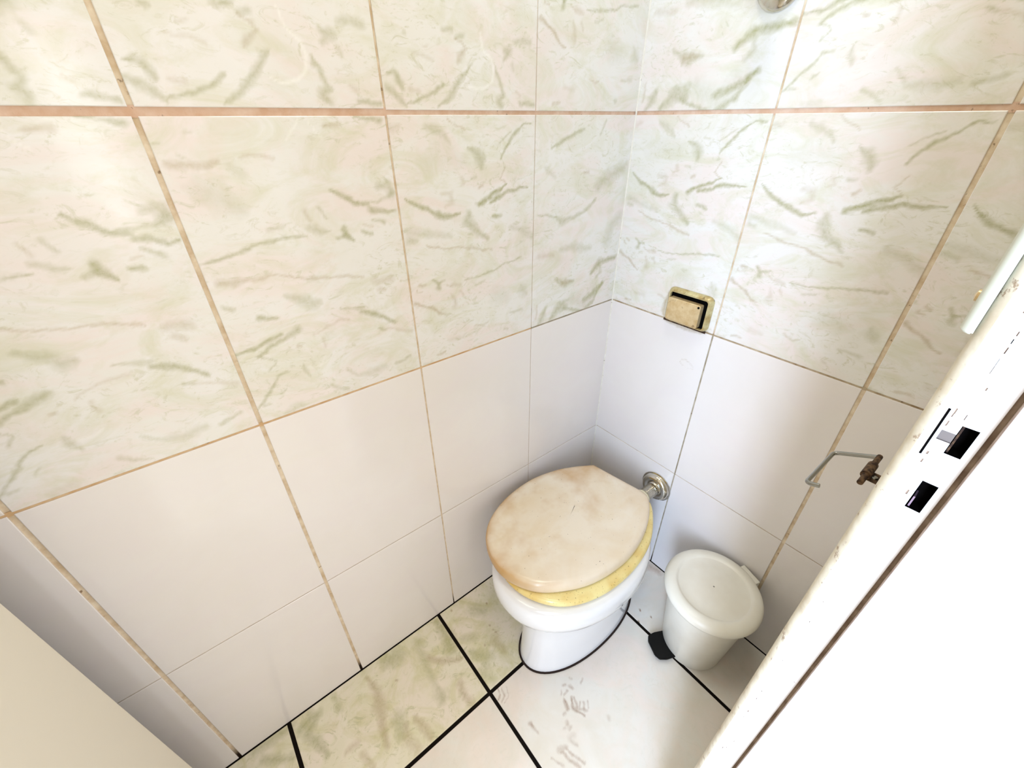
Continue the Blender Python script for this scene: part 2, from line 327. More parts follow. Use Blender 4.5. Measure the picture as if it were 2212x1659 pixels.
# ------------------------------------------------------------------ tiled surfaces
S = json.loads('''{"T1":[[0,0.8,[[12,323,1],[23,315,2.0],[39,304,3.7],[57,297,3.4],[77,288,4.7],[99,281,3.2],[119,286,1.6]]],[0,0.9,[[163,296,4.2],[191,309,3.8],[216,319,2.6],[231,328,1.2]]],[0,0.8,[[189,298,2.6],[211,306,3.5],[236,314,3.4],[269,316,2.0],[286,316,1]]],[1,0.5,[[231,329,1],[214,338,1],[221,346,1],[227,357,1]]],[0,0.7,[[215,370,1.3],[229,389,2.5],[241,402,2.6],[258,415,2.0],[274,427,1.2],[292,425,1]]],[0,0.45,[[212,395,1.1],[226,405,1.4],[244,414,1]]],[1,0.45,[[107,435,1.4],[118,427,1.3],[134,421,1.7],[139,416,1]]],[0,0.35,[[67,423,4.0],[82,417,6.1],[97,410,4.2],[107,399,2.8]]],[0,0.55,[[144,392,1.5],[163,383,6.2],[169,372,8.6],[172,360,4.0]]],[0,0.55,[[138,285,5.0],[136,268,9.3],[147,254,6.9],[166,242,5.4],[180,230,3.7]]],[0,0.7,[[192,271,2.7],[212,269,3.3]]],[1,0.3,[[128,344,3.9],[132,334,2.4],[123,331,1.6]]],[1,0.3,[[84,322,3.0],[104,321,3.9],[105,306,4.7],[90,299,2.3]]],[1,0.5,[[165,324,2.1],[173,328,2.1]]],[0,0.4,[[148,344,2.0],[159,344,2.4]]],[0,0.3,[[238,246,4.8],[269,237,5.9],[305,218,7.3]]],[1,0.25,[[7,420,4.9],[19,423,3.1]]],[0,0.3,[[11,267,5.9],[52,257,5.5],[96,249,4.1]]],[0,0.12,[[60,370,13.9],[94,381,17.2],[127,372,12.0]]],[1,0.5,[[43,239,1.1],[67,233,1.8],[84,227,1.7],[122,224,1.2],[135,221,2.6],[157,215,2.2],[189,207,2.1]]],[0,0.55,[[118,159,1.1],[153,159,1.5],[185,163,1.6],[223,174,1.8],[268,178,1.7]]],[0,0.6,[[49,175,2.2],[59,166,3.1],[58,156,4.4]]],[0,0.5,[[59,166,2.6],[75,170,1.6]]],[1,0.5,[[19,171,2.3],[30,166,2.5]]],[1,0.5,[[14,164,1],[15,158,1.2],[25,157,1]]],[1,0.6,[[7,136,3.8],[25,126,1.9],[42,119,3.0],[56,106,2.2],[69,102,1]]],[1,0.35,[[92,155,3.6],[108,153,3.3]]],[1,0.4,[[77,159,1.6],[88,154,1.3]]],[1,0.3,[[85,138,1.8],[93,124,3.7],[92,113,5.6]]],[1,0.35,[[107,139,2.8],[114,129,1.9]]],[0,0.35,[[146,143,1.9],[167,148,1.6]]],[0,0.35,[[268,116,2.2],[273,103,10.0],[281,94,5.6]]],[0,0.2,[[199,109,16.6],[222,100,12.8]]],[0,0.35,[[236,58,2.2],[271,57,3.5]]],[1,0.4,[[140,55,1.7],[158,49,2.1],[172,54,1.1]]],[1,0.5,[[42,15,2.2],[60,17,2.0]]],[1,0.2,[[73,40,4.0],[98,38,4.1]]],[0,0.4,[[10,253,4.5],[23,250,3.8]]],[0,0.4,[[221,24,2.3],[228,22,2.3]]],[0,0.3,[[9,4,2.9],[28,3,2.0]]]],"T2":[[0,0.7,[[197,344,1.8],[216,334,3.8],[227,324,3.3],[249,319,2.4]]],[0,0.4,[[225,325,1],[258,322,1.4],[285,325,2.5],[296,334,4.2]]],[0,0.45,[[270,342,4.0],[288,344,6.1],[291,330,6.3]]],[0,0.7,[[251,311,4.1],[267,309,3.7],[283,302,2.6],[296,304,1.5]]],[0,0.75,[[204,289,4.0],[207,279,4.4],[215,270,2.1]]],[0,0.5,[[191,276,2.4],[207,279,2.4]]],[0,0.6,[[234,278,2.3],[247,275,2.8]]],[0,0.5,[[253,298,2.1],[272,289,2.8]]],[1,0.35,[[238,289,1.4],[251,287,1.5]]],[0,0.4,[[173,322,2.4],[181,308,1.7]]],[1,0.35,[[154,320,2.3],[158,307,2.2]]],[0,0.4,[[154,298,3.7],[168,289,4.2],[184,288,1.9]]],[0,0.6,[[4,268,1.1],[25,271,2.1],[41,274,2.0],[69,280,1.7],[95,286,2.1],[121,287,1.8],[149,287,1.3]]],[1,0.45,[[10,390,3.3],[28,386,4.8],[51,385,3.5],[67,389,1.7]]],[1,0.35,[[92,391,1.5],[105,397,2.0],[119,393,2.0],[131,390,1.6]]],[1,0.45,[[206,427,2.5],[226,429,3.7]]],[0,0.6,[[251,438,1.2],[268,435,2.1],[289,433,3.7]]],[0,0.22,[[36,357,11.5],[56,346,15.1],[72,331,7.9]]],[0,0.3,[[99,300,2.6],[119,304,2.1]]],[0,0.2,[[76,382,3.7],[88,373,4.6]]],[0,0.35,[[7,412,1.5],[13,412,1.5]]],[0,0.3,[[40,421,1.6],[45,421,1.3]]],[0,0.35,[[27,399,1.7],[31,396,1.3]]],[2,0.6,[[174,437,1],[162,423,1.3],[154,412,1.4]]],[2,0.5,[[182,437,1],[196,416,1],[205,409,1]]],[0,0.75,[[3,131,2.0],[27,133,2.8],[51,141,3.3],[72,147,2.5]]],[0,0.6,[[32,118,2.8],[50,128,2.9],[72,136,3.4],[99,147,5.2]]],[0,0.45,[[32,117,1.7],[47,110,1.2],[52,105,1.4],[41,93,1.7]]],[0,0.7,[[50,178,3.2],[73,173,2.4]]],[0,0.45,[[96,205,2.4],[120,192,7.6],[129,181,7.8],[141,181,4.4]]],[0,0.7,[[205,149,2.9],[227,140,4.6],[243,128,2.9],[260,114,3.2]]],[0,0.4,[[170,164,1.3],[195,158,3.4],[210,156,1.9]]],[1,0.45,[[16,241,4.2],[34,239,5.0],[62,235,2.7],[85,238,1.5],[129,224,1.6],[178,218,1.6],[196,215,2.2],[220,206,1.1]]],[0,0.45,[[9,206,1.4],[20,200,3.0],[26,201,1.5]]],[1,0.35,[[241,196,5.8],[265,193,6.0]]],[1,0.35,[[244,180,3.9],[254,176,3.0]]],[0,0.45,[[250,28,2.8],[280,35,2.8]]],[0,0.5,[[229,109,1.9],[241,105,2.1]]],[1,0.3,[[243,105,1.5],[292,88,3.0]]],[0,0.55,[[3,28,1.3],[20,45,2.1],[34,58,2.3],[49,76,1.8],[67,80,1.4]]],[0,0.4,[[43,44,1.5],[52,51,1.3]]],[0,0.4,[[90,83,1.9],[89,73,3.7],[97,59,1.5]]],[2,0.4,[[99,74,2.8],[113,73,2.3],[128,81,1.9]]],[0,0.3,[[156,51,1.6],[176,31,3.2],[197,28,6.6],[230,30,4.5]]],[0,0.4,[[123,28,3.1],[151,10,2.1]]],[0,0.4,[[14,32,2.7],[24,32,1.8]]],[1,0.5,[[91,120,2.1],[96,119,1.8]]],[1,0.3,[[132,121,2.2],[133,104,2.8]]],[1,0.3,[[118,130,1.3],[142,140,1.8],[165,144,2.3],[180,143,1.5]]],[0,0.2,[[47,6,5.8],[66,11,5.9]]]],"T3":[[0,0.6,[[46,381,1.9],[84,400,3.4],[127,410,2.9],[138,414,2.1]]],[0,0.4,[[188,402,1.6],[203,429,3.1]]],[0,0.45,[[199,302,10.2],[232,318,13.8],[283,336,10.7]]],[0,0.75,[[202,98,4.8],[228,119,7.3],[293,122,4.2]]],[0,0.4,[[228,119,2.0],[237,91,4.1],[224,80,4.1]]],[0,0.7,[[183,28,6.3],[220,40,6.4],[252,61,5.1]]],[0,0.5,[[10,259,1.8],[66,249,2.2],[83,237,7.2],[122,242,3.4],[163,254,3.8],[191,273,3.1]]],[0,0.35,[[249,170,11.8],[262,205,11.6],[288,222,11.7]]],[0,0.35,[[88,175,5.2],[138,172,9.0],[189,161,5.7]]],[0,0.25,[[31,346,4.3],[57,328,3.0]]],[1,0.4,[[145,331,2.2],[161,331,3.2]]],[1,0.5,[[99,91,5.6],[129,91,3.1]]],[1,0.3,[[17,170,4.9],[60,168,4.1]]],[0,0.5,[[24,5,4.0],[37,23,8.0],[45,39,4.8]]],[0,0.55,[[61,6,4.1],[87,28,10.4],[116,28,7.6]]],[0,0.6,[[106,23,3.4],[179,-4,4.1],[219,17,4.6],[249,62,3.2]]],[0,0.25,[[134,41,12.8],[187,17,20.2],[215,44,13.5]]],[0,0.45,[[72,107,2.7],[108,89,8.8],[138,91,3.3]]],[0,0.4,[[96,40,6.2],[121,44,5.0]]],[1,0.35,[[16,53,2.3],[13,23,2.8]]]],"T4":[[0,0.6,[[10,48,1.6],[20,50,3.3],[26,45,3.9],[29,38,4.5],[32,29,2.3]]],[0,0.55,[[6,31,3.3],[16,25,4.5],[25,18,4.1],[34,8,1.8]]],[0,0.6,[[37,12,1.2],[57,18,1.8],[77,22,2.1],[92,31,3.2],[104,37,1.9]]],[1,0.3,[[45,30,2.9],[60,28,2.4]]],[0,0.55,[[92,8,1.6],[111,17,3.3],[129,33,4.0],[142,48,3.3],[160,65,1.3]]],[0,0.45,[[134,97,2.4],[146,103,3.1]]],[1,0.45,[[134,96,1.2],[146,91,1.5],[153,85,1.5],[139,75,3.8],[134,66,1.9]]],[0,0.5,[[111,102,2.9],[128,106,3.0]]],[0,0.5,[[44,96,2.1],[49,94,1.6]]],[0,0.5,[[231,87,4.3],[239,87,5.8],[228,76,2.9]]],[0,0.4,[[252,101,3.6],[269,104,4.4],[284,100,3.8]]],[0,0.35,[[245,71,3.0],[247,64,2.3]]],[0,0.55,[[210,62,1.4],[210,54,2.5],[218,41,3.0],[225,28,3.1],[216,19,5.4],[221,11,4.7]]],[0,0.55,[[263,14,2.5],[278,14,3.4],[294,10,2.6]]],[1,0.3,[[254,31,1.6],[262,26,2.5]]],[1,0.3,[[73,84,1.1],[83,84,1.1]]],[1,0.25,[[55,73,1.1],[76,71,2.3],[91,66,2.4]]],[2,0.8,[[179,108,1],[182,89,1.6],[201,74,1.8],[205,64,1.4],[200,46,1.9],[184,35,1.9],[167,33,1.4],[150,36,1]]]],"FG":[[0,0.55,[[679,16,8.8],[676,79,14.8],[686,112,14.3]]],[1,0.5,[[747,93,6.0],[722,123,7.9],[681,151,5.9]]],[0,0.5,[[844,24,17.8],[816,31,20.0]]],[1,0.5,[[905,26,3.8],[895,79,9.1],[903,107,14.1],[916,153,8.4],[923,203,6.3]]],[0,0.55,[[1080,35,9.9],[1053,26,13.6],[1035,28,8.6],[1068,52,9.8],[1053,95,9.6],[1043,128,6.2]]],[0,0.45,[[878,167,15.3],[889,205,9.8]]],[1,0.5,[[843,196,6.8],[837,229,8.3],[834,254,6.5]]],[1,0.4,[[869,190,5.0],[880,227,11.2],[869,251,9.5]]],[1,0.5,[[713,200,7.4],[719,230,9.0],[715,259,7.0]]],[0,0.5,[[769,194,14.4],[771,205,10.7]]],[1,0.4,[[1009,152,4.7],[983,151,6.4]]],[0,0.3,[[752,33,12.5],[762,110,7.8],[768,169,7.4]]],[0,0.5,[[1099,12,10.0],[1132,8,13.0],[1178,7,12.6]]],[0,0.5,[[1166,42,9.2],[1110,80,7.7]]],[0,0.3,[[989,15,7.2],[989,57,6.9]]],[1,0.4,[[977,181,6.2],[969,215,6.1]]],[0,0.45,[[568,60,18.3],[557,75,13.7]]],[0,0.4,[[645,110,8.4],[622,123,12.6]]],[0,0.45,[[647,159,10.1],[621,195,15.9]]],[1,0.3,[[574,173,12.5],[568,208,8.1]]],[0,0.35,[[649,220,15.3],[639,247,11.3]]],[1,0.95,[[560,126,2.2],[560,127,2.2]]],[1,0.95,[[560,144,2.2],[559,145,2.2]]],[1,0.95,[[557,154,2.1],[556,156,2.1]]],[1,0.95,[[625,14,2.3],[625,16,2.3]]],[1,0.95,[[529,66,2.3],[529,68,2.3]]],[1,0.95,[[604,164,2.1],[604,166,2.1]]],[1,0.95,[[564,-4,2.4],[564,-3,2.4]]],[1,0.95,[[844,86,1.9],[843,87,1.9]]]],"FM":[[1,0.7,[[502,414,2.8],[516,428,3.3],[516,446,2.9],[505,462,2.0]]],[1,0.5,[[497,418,2.1],[511,443,2.4],[492,458,2.1]]],[1,0.6,[[503,395,2.5],[513,398,2.2]]],[1,0.7,[[523,408,3.6],[529,425,3.9]]],[1,0.5,[[493,433,2.1],[503,442,2.1]]],[1,0.5,[[485,439,1.8],[495,452,1.8]]],[1,0.4,[[477,445,1.5],[486,455,1.8]]],[1,0.5,[[488,392,3.8],[487,400,3.1]]],[1,0.5,[[501,381,2.2],[494,383,2.2]]],[1,0.4,[[473,377,1.9],[470,383,1.9]]],[1,0.5,[[458,405,2.2],[447,402,1.9]]],[1,0.4,[[515,385,1.9],[519,391,1.9]]],[1,0.4,[[547,427,2.6],[540,429,2.6]]],[1,0.4,[[551,444,3.7],[554,449,3.4]]],[1,0.4,[[557,459,3.1],[551,458,3.1]]],[1,0.3,[[567,451,2.8],[563,452,2.3]]],[1,0.4,[[624,388,4.3],[626,400,3.4],[621,414,2.0]]],[1,0.4,[[604,472,5.4],[587,480,4.1]]],[1,0.5,[[603,479,2.7],[589,523,3.1]]],[1,0.5,[[590,483,2.4],[575,526,2.3]]],[1,0.4,[[631,469,2.1],[619,499,2.6]]],[1,0.35,[[569,479,3.3],[564,492,2.2]]],[1,0.3,[[462,503,4.4],[465,509,3.5]]],[1,0.2,[[568,470,5.5],[555,474,4.2]]],[1,0.6,[[640,273,1.5],[645,290,1.4],[657,296,1.4]]],[1,0.5,[[632,283,1.3],[638,298,1.3],[654,305,1.2]]],[1,0.35,[[621,288,1.1],[629,304,1.1],[650,312,1.1]]],[1,0.5,[[625,389,3.3],[623,398,2.7]]],[1,1.0,[[91,328,2.5],[93,332,2.0]]],[1,1.0,[[171,383,2.3],[173,387,1.8]]],[1,1.0,[[163,417,2.2],[165,421,1.8]]],[1,1.0,[[201,404,2.2],[203,408,1.8]]],[1,0.5,[[23,294,15.9],[12,345,10.3]]]]}''')
def strokes_eval(x, y, L, seed=0, warp=.004):
    """x, y in metres in the tile's own frame -> (n, 4) green / tan / white amounts"""
    X = (x+(fbm(x, y, 60, seed+5)-.5)*warp*2+(fbm(x, y, 240, seed+9, 2)-.5)*.002)*1000
    Y = (y+(fbm(x, y, 60, seed+31)-.5)*warp*2+(fbm(x, y, 240, seed+37, 2)-.5)*.002)*1000
    out = np.zeros((len(x), 4)); out[:, 3] = 1
    edge = .65+.7*fbm(x, y, 110, seed+77, 3)
    for ch, inten, pts in L:
        best = np.zeros(len(x))
        for (ax, ay, ar), (bx, by, br) in zip(pts, pts[1:]):
            mx = max(ar, br)*1.6+4
            sel = np.nonzero((X > min(ax, bx)-mx) & (X < max(ax, bx)+mx) & (Y > min(ay, by)-mx) & (Y < max(ay, by)+mx))[0]
            if not len(sel): continue
            px, py = X[sel]-ax, Y[sel]-ay; dx, dy = bx-ax, by-ay; L2 = dx*dx+dy*dy+1e-9
            t = np.clip((px*dx+py*dy)/L2, 0, 1); d = np.hypot(px-t*dx, py-t*dy); r = (ar+(br-ar)*t)*1.75*edge[sel]
            v = np.clip(1-d/np.maximum(r, 1.2), 0, 1)**.75
            best[sel] = np.maximum(best[sel], v)
        out[:, ch] = 1-(1-out[:, ch])*(1-inten*best*(.6 if ch == 2 else 1))
    return out

class Surf:
    def __init__(s): s.v = []; s.f = []; s.m = []; s.c = []; s.n = 0
    def add(s, V, F, mi, col=None):
        s.v.append(V); s.f.append(F+s.n); s.m.append(np.full(len(F), mi)); s.n += len(V)
        s.c.append(col if col is not None else np.tile([0, 0, 0, 1.], (len(V), 1)))
    def build(s, name, mats):
        V = np.concatenate(s.v).astype(np.float32); F = np.concatenate(s.f).astype(np.int32)
        me = bpy.data.meshes.new(name)
        me.vertices.add(len(V)); me.vertices.foreach_set('co', V.ravel())
        me.loops.add(F.size); me.loops.foreach_set('vertex_index', F.ravel())
        me.polygons.add(len(F)); me.polygons.foreach_set('loop_start', np.arange(0, F.size, 4, dtype=np.int32))
        me.polygons.foreach_set('material_index', np.concatenate(s.m).astype(np.int32))
        me.polygons.foreach_set('use_smooth', np.zeros(len(F), bool))
        at = me.attributes.new('vein', 'FLOAT_COLOR', 'POINT'); at.data.foreach_set('color', np.concatenate(s.c).astype(np.float32).ravel())
        me.update(calc_edges=True)
        return obj(name, me, mats)

def tile(sf, org, ax, ay, nrm, x0, x1, y0, y1, mi, L=None, frame=None, res=.05, seed=0, extra=None):
    """raised tile with eased edges on a plane; (x0..x1, y0..y1) in plane metres; frame maps plane -> tile's own metres"""
    e = .0009
    xs = np.concatenate([[x0, x0, x0+e], np.linspace(x0+e, x1-e, max(2, int((x1-x0)/res)))[1:-1], [x1-e, x1, x1]])
    ys = np.concatenate([[y0, y0, y0+e], np.linspace(y0+e, y1-e, max(2, int((y1-y0)/res)))[1:-1], [y1-e, y1, y1]])
    nx, ny = len(xs), len(ys)
    X, Y = np.meshgrid(xs, ys, indexing='ij'); H = np.zeros_like(X)
    ix = np.minimum(np.arange(nx), nx-1-np.arange(nx)); iy = np.minimum(np.arange(ny), ny-1-np.arange(ny))
    I = np.minimum(ix[:, None], iy[None, :]); H[I == 1] = -.0006; H[I == 0] = -.004
    P = np.array(org)+X[..., None]*np.array(ax)+Y[..., None]*np.array(ay)+H[..., None]*np.array(nrm)
    idx = np.arange(nx*ny).reshape(nx, ny)
    F = np.stack([idx[:-1, :-1], idx[1:, :-1], idx[1:, 1:], idx[:-1, 1:]], -1).reshape(-1, 4)
    if np.dot(np.cross(ax, ay), nrm) < 0: F = F[:, ::-1]
    col = None
    xf, yf = X.ravel(), Y.ravel()
    if L is not None:
        u, v = frame(xf, yf) if frame else (xf, yf)
        col = strokes_eval(u, v, L, seed)
    if extra is not None:
        c2 = strokes_eval(xf, yf, extra, seed+3, warp=.0015)
        col = c2 if col is None else np.maximum(col, c2)
    sf.add(P.reshape(-1, 3), F, mi, col)

def quadf(sf, a, b, c, d, mi): sf.add(np.array([a, b, c, d], float), np.array([[0, 1, 2, 3]]), mi)

TW = .302
US = [0, .3035, .6055, .907, 1.2075, 1.509, 1.76]
VS = [0, .3016, .6030, .905]
ZS = [0, .4093, .8572, 1.2994, 1.747, 2.19, 2.42]
GUA = [.001, .0022, .0036, .0062, .0068, .006, .003]      # vertical grout widths, left wall
GZ = [.002, .0026, .0040, .0090, .006, .006, .003]
GVB = [.0015, .0038, .0072, .006]
FINE = .0026
# left wall: plane y = 0, x runs away from the corner; tile's own left edge is its larger x
sf = Surf()
def side_mix(s): return None
for j in range(6):
    for i in range(6):
        x0, x1 = US[i]+GUA[i]/2, US[i+1]-GUA[i+1]/2
        gz0 = GZ[j]; gz1 = GZ[j+1]
        if i <= 1: gz1 *= .7 if j+1 == 3 else 1; gz0 *= .7 if j == 3 else 1
        z0, z1 = ZS[j]+gz0/2, ZS[j+1]-gz1/2
        if j < 2: tile(sf, (0, 0, 0), (1, 0, 0), (0, 0, 1), (0, 1, 0), x0, x1, z0, z1, 3); continue
        zb = ZS[j]; xr = US[i+1]
        vis = j == 2 and i < 5 or j == 3 and i < 4
        fr = lambda X, Y, xr=xr, zb=zb: (xr-X, Y-zb)
        if j == 2:
            L = [S['T3'], S['T1'], S['T2'], S['T2'], S['T1'], None][i]
        elif j == 3:
            L = [S['T1'], S['T4'], S['T4'], S['T4'], None, None][i]
        else: L = None
        tile(sf, (0, 0, 0), (1, 0, 0), (0, 0, 1), (0, 1, 0), x0, x1, z0, z1, 4, L if vis else None, fr, FINE if vis else .05, seed=i+7*j)
# grout bed: vertical and horizontal bands differ in colour
quadf(sf, (-.004, -.0022, -.01), (1.76, -.0022, -.01), (1.76, -.0022, 2.42), (-.004, -.0022, 2.42), 0)
sf.add(np.array([(.0026, .0001, .0), (.0001, .0026, .0), (.0001, .0026, 2.4), (.0026, .0001, 2.4)], float), np.array([[0, 1, 2, 3]]), 5)
for i, (a, b) in enumerate(zip(US, US[1:])):
    quadf(sf, (a, -.0016, ZS[3]-.006), (b, -.0016, ZS[3]-.006), (b, -.0016, ZS[3]+.006), (a, -.0016, ZS[3]+.006), 1)
quadf(sf, (US[1], -.0015, ZS[2]-.004), (1.76, -.0015, ZS[2]-.004), (1.76, -.0015, ZS[2]+.004), (US[1], -.0015, ZS[2]+.004), 2)
quadf(sf, (0, -.0015, ZS[2]-.004), (US[1], -.0015, ZS[2]-.004), (US[1], -.0015, ZS[2]+.004), (0, -.0015, ZS[2]+.004), 6)
wl = sf.build('wall_left', [G_TAN, G_PINK, grout('amber_grout', (222, 196, 160), (204, 166, 122)), WHITE_T, MARBLE, grout('white_corner_grout', (240, 238, 232), (226, 222, 212)), G_GREY]); tag(wl, kind='structure')
# back wall: plane x = 0, y runs from the corner to the right
sf = Surf()
ring = [[1, .45, [[238, 757, 1.0], [241, 767, 1.0], [252, 770, 1.0], [266, 764, 1.0], [274, 757, 1.0]]], [1, .35, [[238, 757, .9], [248, 751, .9]]], [1, .3, [[262, 749, 1.0], [274, 751, .9]]],
        [1, .9, [[172, 853.5, 2.2], [190, 852, 3.2], [215, 851, 4.2], [240, 850, 4.6], [262, 852, 3.2], [275, 853.5, 2]]]]
smear = [[1, .75, [[169, 925, 2.5], [165, 900, 4.5], [164, 875, 5.5], [168, 861, 3]]], [1, .8, [[172, 859, 3], [285, 859, 3]]]]
for j in range(6):
    for i in range(3):
        y0, y1 = VS[i]+GVB[i]/2, min(VS[i+1]-GVB[i+1]/2, .695)
        z0, z1 = ZS[j]+GZ[j]/2*(.8 if j == 3 else 1), ZS[j+1]-GZ[j+1]/2*(.8 if j+1 == 3 else 1)
        fr = lambda X, Y, xl=VS[i], zb=ZS[j]: (X-xl, Y-zb)
        if j < 2: tile(sf, (0, 0, 0), (0, 1, 0), (0, 0, 1), (1, 0, 0), y0, y1, z0, z1, 3, extra=ring if (i == 0 and j == 1) else None, res=.003 if (i == 0 and j == 1) else .05); continue
        vis = j in (2, 3)
        L = S['T1'] if j == 2 else [S['T3'], S['T2'], S['T1']][i]
        if j == 2 and i == 0: L = S['T1']
        tile(sf, (0, 0, 0), (0, 1, 0), (0, 0, 1), (1, 0, 0), y0, y1, z0, z1, 4, L if vis else None, fr, FINE if vis else .05, seed=50+i+7*j, extra=smear if (i == 0 and j == 2) else None)
quadf(sf, (-.0022, -.004, -.01), (-.0022, .7, -.01), (-.0022, .7, 2.42), (-.0022, -.004, 2.42), 0)
quadf(sf, (-.0016, 0, ZS[3]-.006), (-.0016, .7, ZS[3]-.006), (-.0016, .7, ZS[3]+.006), (-.0016, 0, ZS[3]+.006), 1)
quadf(sf, (-.0015, VS[1]-.003, 0), (-.0015, VS[1]+.003, 0), (-.0015, VS[1]+.003, ZS[2]), (-.0015, VS[1]-.003, ZS[2]), 2)
quadf(sf, (-.0014, 0, ZS[2]-.003), (-.0014, .7, ZS[2]-.003), (-.0014, .7, ZS[2]+.003), (-.0014, 0, ZS[2]+.003), 5)
wb = sf.build('wall_back', [G_TAN, G_PINK, G_GREY, WHITE_T, MARBLE, grout('brownish_dirty_grout', (206, 192, 168), (160, 138, 108))]); tag(wb, kind='structure')
# floor
sf = Surf()
gx = [0, .208, .664, 1.099, 1.56, 1.80]; gy = [0, .2695, .725, 1.18, 1.64, 2.1, 2.6]; g = .0048
for i in range(5):
    for j in range(6):
        x0 = gx[i]+(g if i else .0025); x1 = gx[i+1]-g; y0 = gy[j]+(g if j else .003); y1 = gy[j+1]-g
        pale = (i, j) in ((1, 1), (0, 1), (2, 1), (0, 0))
        vis = j < 2 and i < 4
        L = (S['FM'] if pale and i <= 1 else None) if pale else S['FG']
        tile(sf, (0, 0, 0), (1, 0, 0), (0, 1, 0), (0, 0, 1), x0, x1, y0, y1, 2 if pale else 1, L if vis else None, None, FINE if vis else .05, seed=90+i*5+j)
sf.add(np.array([(-.02, -.02, -.0025), (1.8, -.02, -.0025), (1.8, 2.6, -.0025), (-.02, 2.6, -.0025)], float), np.array([[0, 1, 2, 3]]), 0)
fl = sf.build('floor', [G_BLACK, FLOORG, FLOORW]); tag(fl, kind='structure')
# ceiling, the door wall around the opening, the end wall behind the open door
tag(obj('ceiling', box_bm((-.02, -.02, 2.42), (1.80, .86, 2.50)), CEIL), kind='structure')
bm = box_bm((-.02, .6995, -.01), (.5655, .86, 2.42)); box_bm((1.265, .6995, -.01), (1.80, .86, 2.42), bm=bm); box_bm((.5655, .6995, 2.10), (1.265, .86, 2.42), bm=bm)
tag(obj('wall_front', bm, PLASTER), kind='structure')
tag(obj('wall_right', box_bm((1.76, -.02, -.01), (1.80, .6995, 2.42)), WHITE_T), kind='structure')

# ------------------------------------------------------------------ right door jamb with strike recesses
def extrude_profile(pts, z0, z1):
    return loft([[(x, y, z0) for x, y in pts], [(x, y, z1) for x, y in pts]])
XJ = .590
rnd = [(XJ-.013+.013*math.sin(t), .7095-.0125*math.cos(t)) for t in np.linspace(0, math.pi/2, 9)]
prof = [(XJ, .7308), (.602, .7308)]+[(.602+.002*math.sin(t), .7328-.002*math.cos(t)) for t in np.linspace(.2, math.pi/2, 4)]+[(.604, .862), (.5657, .862), (.5657, .697)]+rnd
bm = bmesh.new()
R0 = [[bm.verts.new((x, y, z)) for x, y in prof] for z in np.linspace(0, 2.0995, 60)]
for ra, rb in zip(R0, R0[1:]):
    for k in range(len(prof)-1):
        f = bm.faces.new((ra[k], ra[k+1], rb[k+1], rb[k]))
        xm, ym = (prof[k][0]+prof[k+1][0])/2, (prof[k][1]+prof[k+1][1])/2
        f.smooth = ym < .7096
        f.material_index = 3 if abs(ym-.7308) < 1e-5 else (4 if ym < .7035 else 0)
# the striking face is a grid of cells, each with its own depth
cuts = [(.7163, .7243, 1.1095, 1.1310, .012, 1), (.7160, .7243, 1.0605, 1.0850, .012, 1),
        (.7068, .7081, 1.1030, 1.1400, .0020, 1), (.7081, .7163, 1.1170, 1.1242, .0012, 2)]
cuts.append((.7282, .7308, 0, 2.0995, .0022, 3))
# flakes of paint missing along the rounded edge and a few nicks
import random
rg = random.Random(4)
for k in range(26):
    z_ = rg.uniform(1.09, 1.25) if k < 14 else rg.uniform(.5, 1.09); y_ = .7095+rg.choice([0, 0, 0, .003, .0055]) ; h_ = rg.uniform(.0010, .0045)
    cuts.append((y_, y_+rg.uniform(.0004, .0011), z_, z_+h_, .0008, 3))
for k in range(16):
    z_ = 1.165+k*.0062+rg.uniform(0, .003); cuts.append((.7125, .7125+rg.uniform(.0002, .0006), z_, z_+rg.uniform(.0015, .0055), .0010, 1 if k % 2 else 3))
ysb = sorted({.7095, .7308} | {c[0] for c in cuts if c[0] > .7095} | {c[1] for c in cuts if c[1] > .7095})
ysb = sorted(set(ysb) | {.7068, .7081}) if False else ysb
zsb = sorted({0.0, 2.0995} | {c[2] for c in cuts} | {c[3] for c in cuts})
def depth(y, z):
    d, m_ = 0.0, 0
    for c in cuts:
        if c[0] <= y <= c[1] and c[2] <= z <= c[3] and c[4] > d: d, m_ = c[4], c[5]
    return d, m_
D = [[depth((a_+b_)/2, (c_+d_)/2) for c_, d_ in zip(zsb, zsb[1:])] for a_, b_ in zip(ysb, ysb[1:])]
def fq(p, mi):
    f = bm.faces.new([bm.verts.new(q_) for q_ in p]); f.material_index = mi
for i, (a_, b_) in enumerate(zip(ysb, ysb[1:])):
    for j, (c_, d_) in enumerate(zip(zsb, zsb[1:])):
        d0, m0 = D[i][j]; x_ = XJ-d0
        fq([(x_, a_, c_), (x_, b_, c_), (x_, b_, d_), (x_, a_, d_)], m0)
        if i+1 < len(D):
            d1, m1 = D[i+1][j]
            if d1 != d0: fq([(XJ-d0, b_, c_), (XJ-d1, b_, c_), (XJ-d1, b_, d_), (XJ-d0, b_, d_)], m1 if d1 > d0 else m0)
        elif d0: fq([(x_, b_, c_), (XJ, b_, c_), (XJ, b_, d_), (x_, b_, d_)], m0)
        if i == 0 and d0: fq([(x_, a_, c_), (XJ, a_, c_), (XJ, a_, d_), (x_, a_, d_)], m0)
        if j+1 < len(D[i]):
            d1, m1 = D[i][j+1]
            if d1 != d0: fq([(XJ-d0, a_, d_), (XJ-d1, a_, d_), (XJ-d1, b_, d_), (XJ-d0, b_, d_)], m1 if d1 > d0 else m0)
jamb = obj('door_frame', bm, [PAINT, BLACK, mat('grey_latch_groove', (118, 110, 106), .7), SEAM, PLASTER])
jm = jamb.data
# dark split in the paint beside the upper recess
obj('paint_split', box_bm((.5872, .7066, 1.103), (.5899, .7078, 1.139)), BLACK, jamb)
tag(jamb, 'white painted door frame with two dark latch recesses and chipped edge', 'door frame')
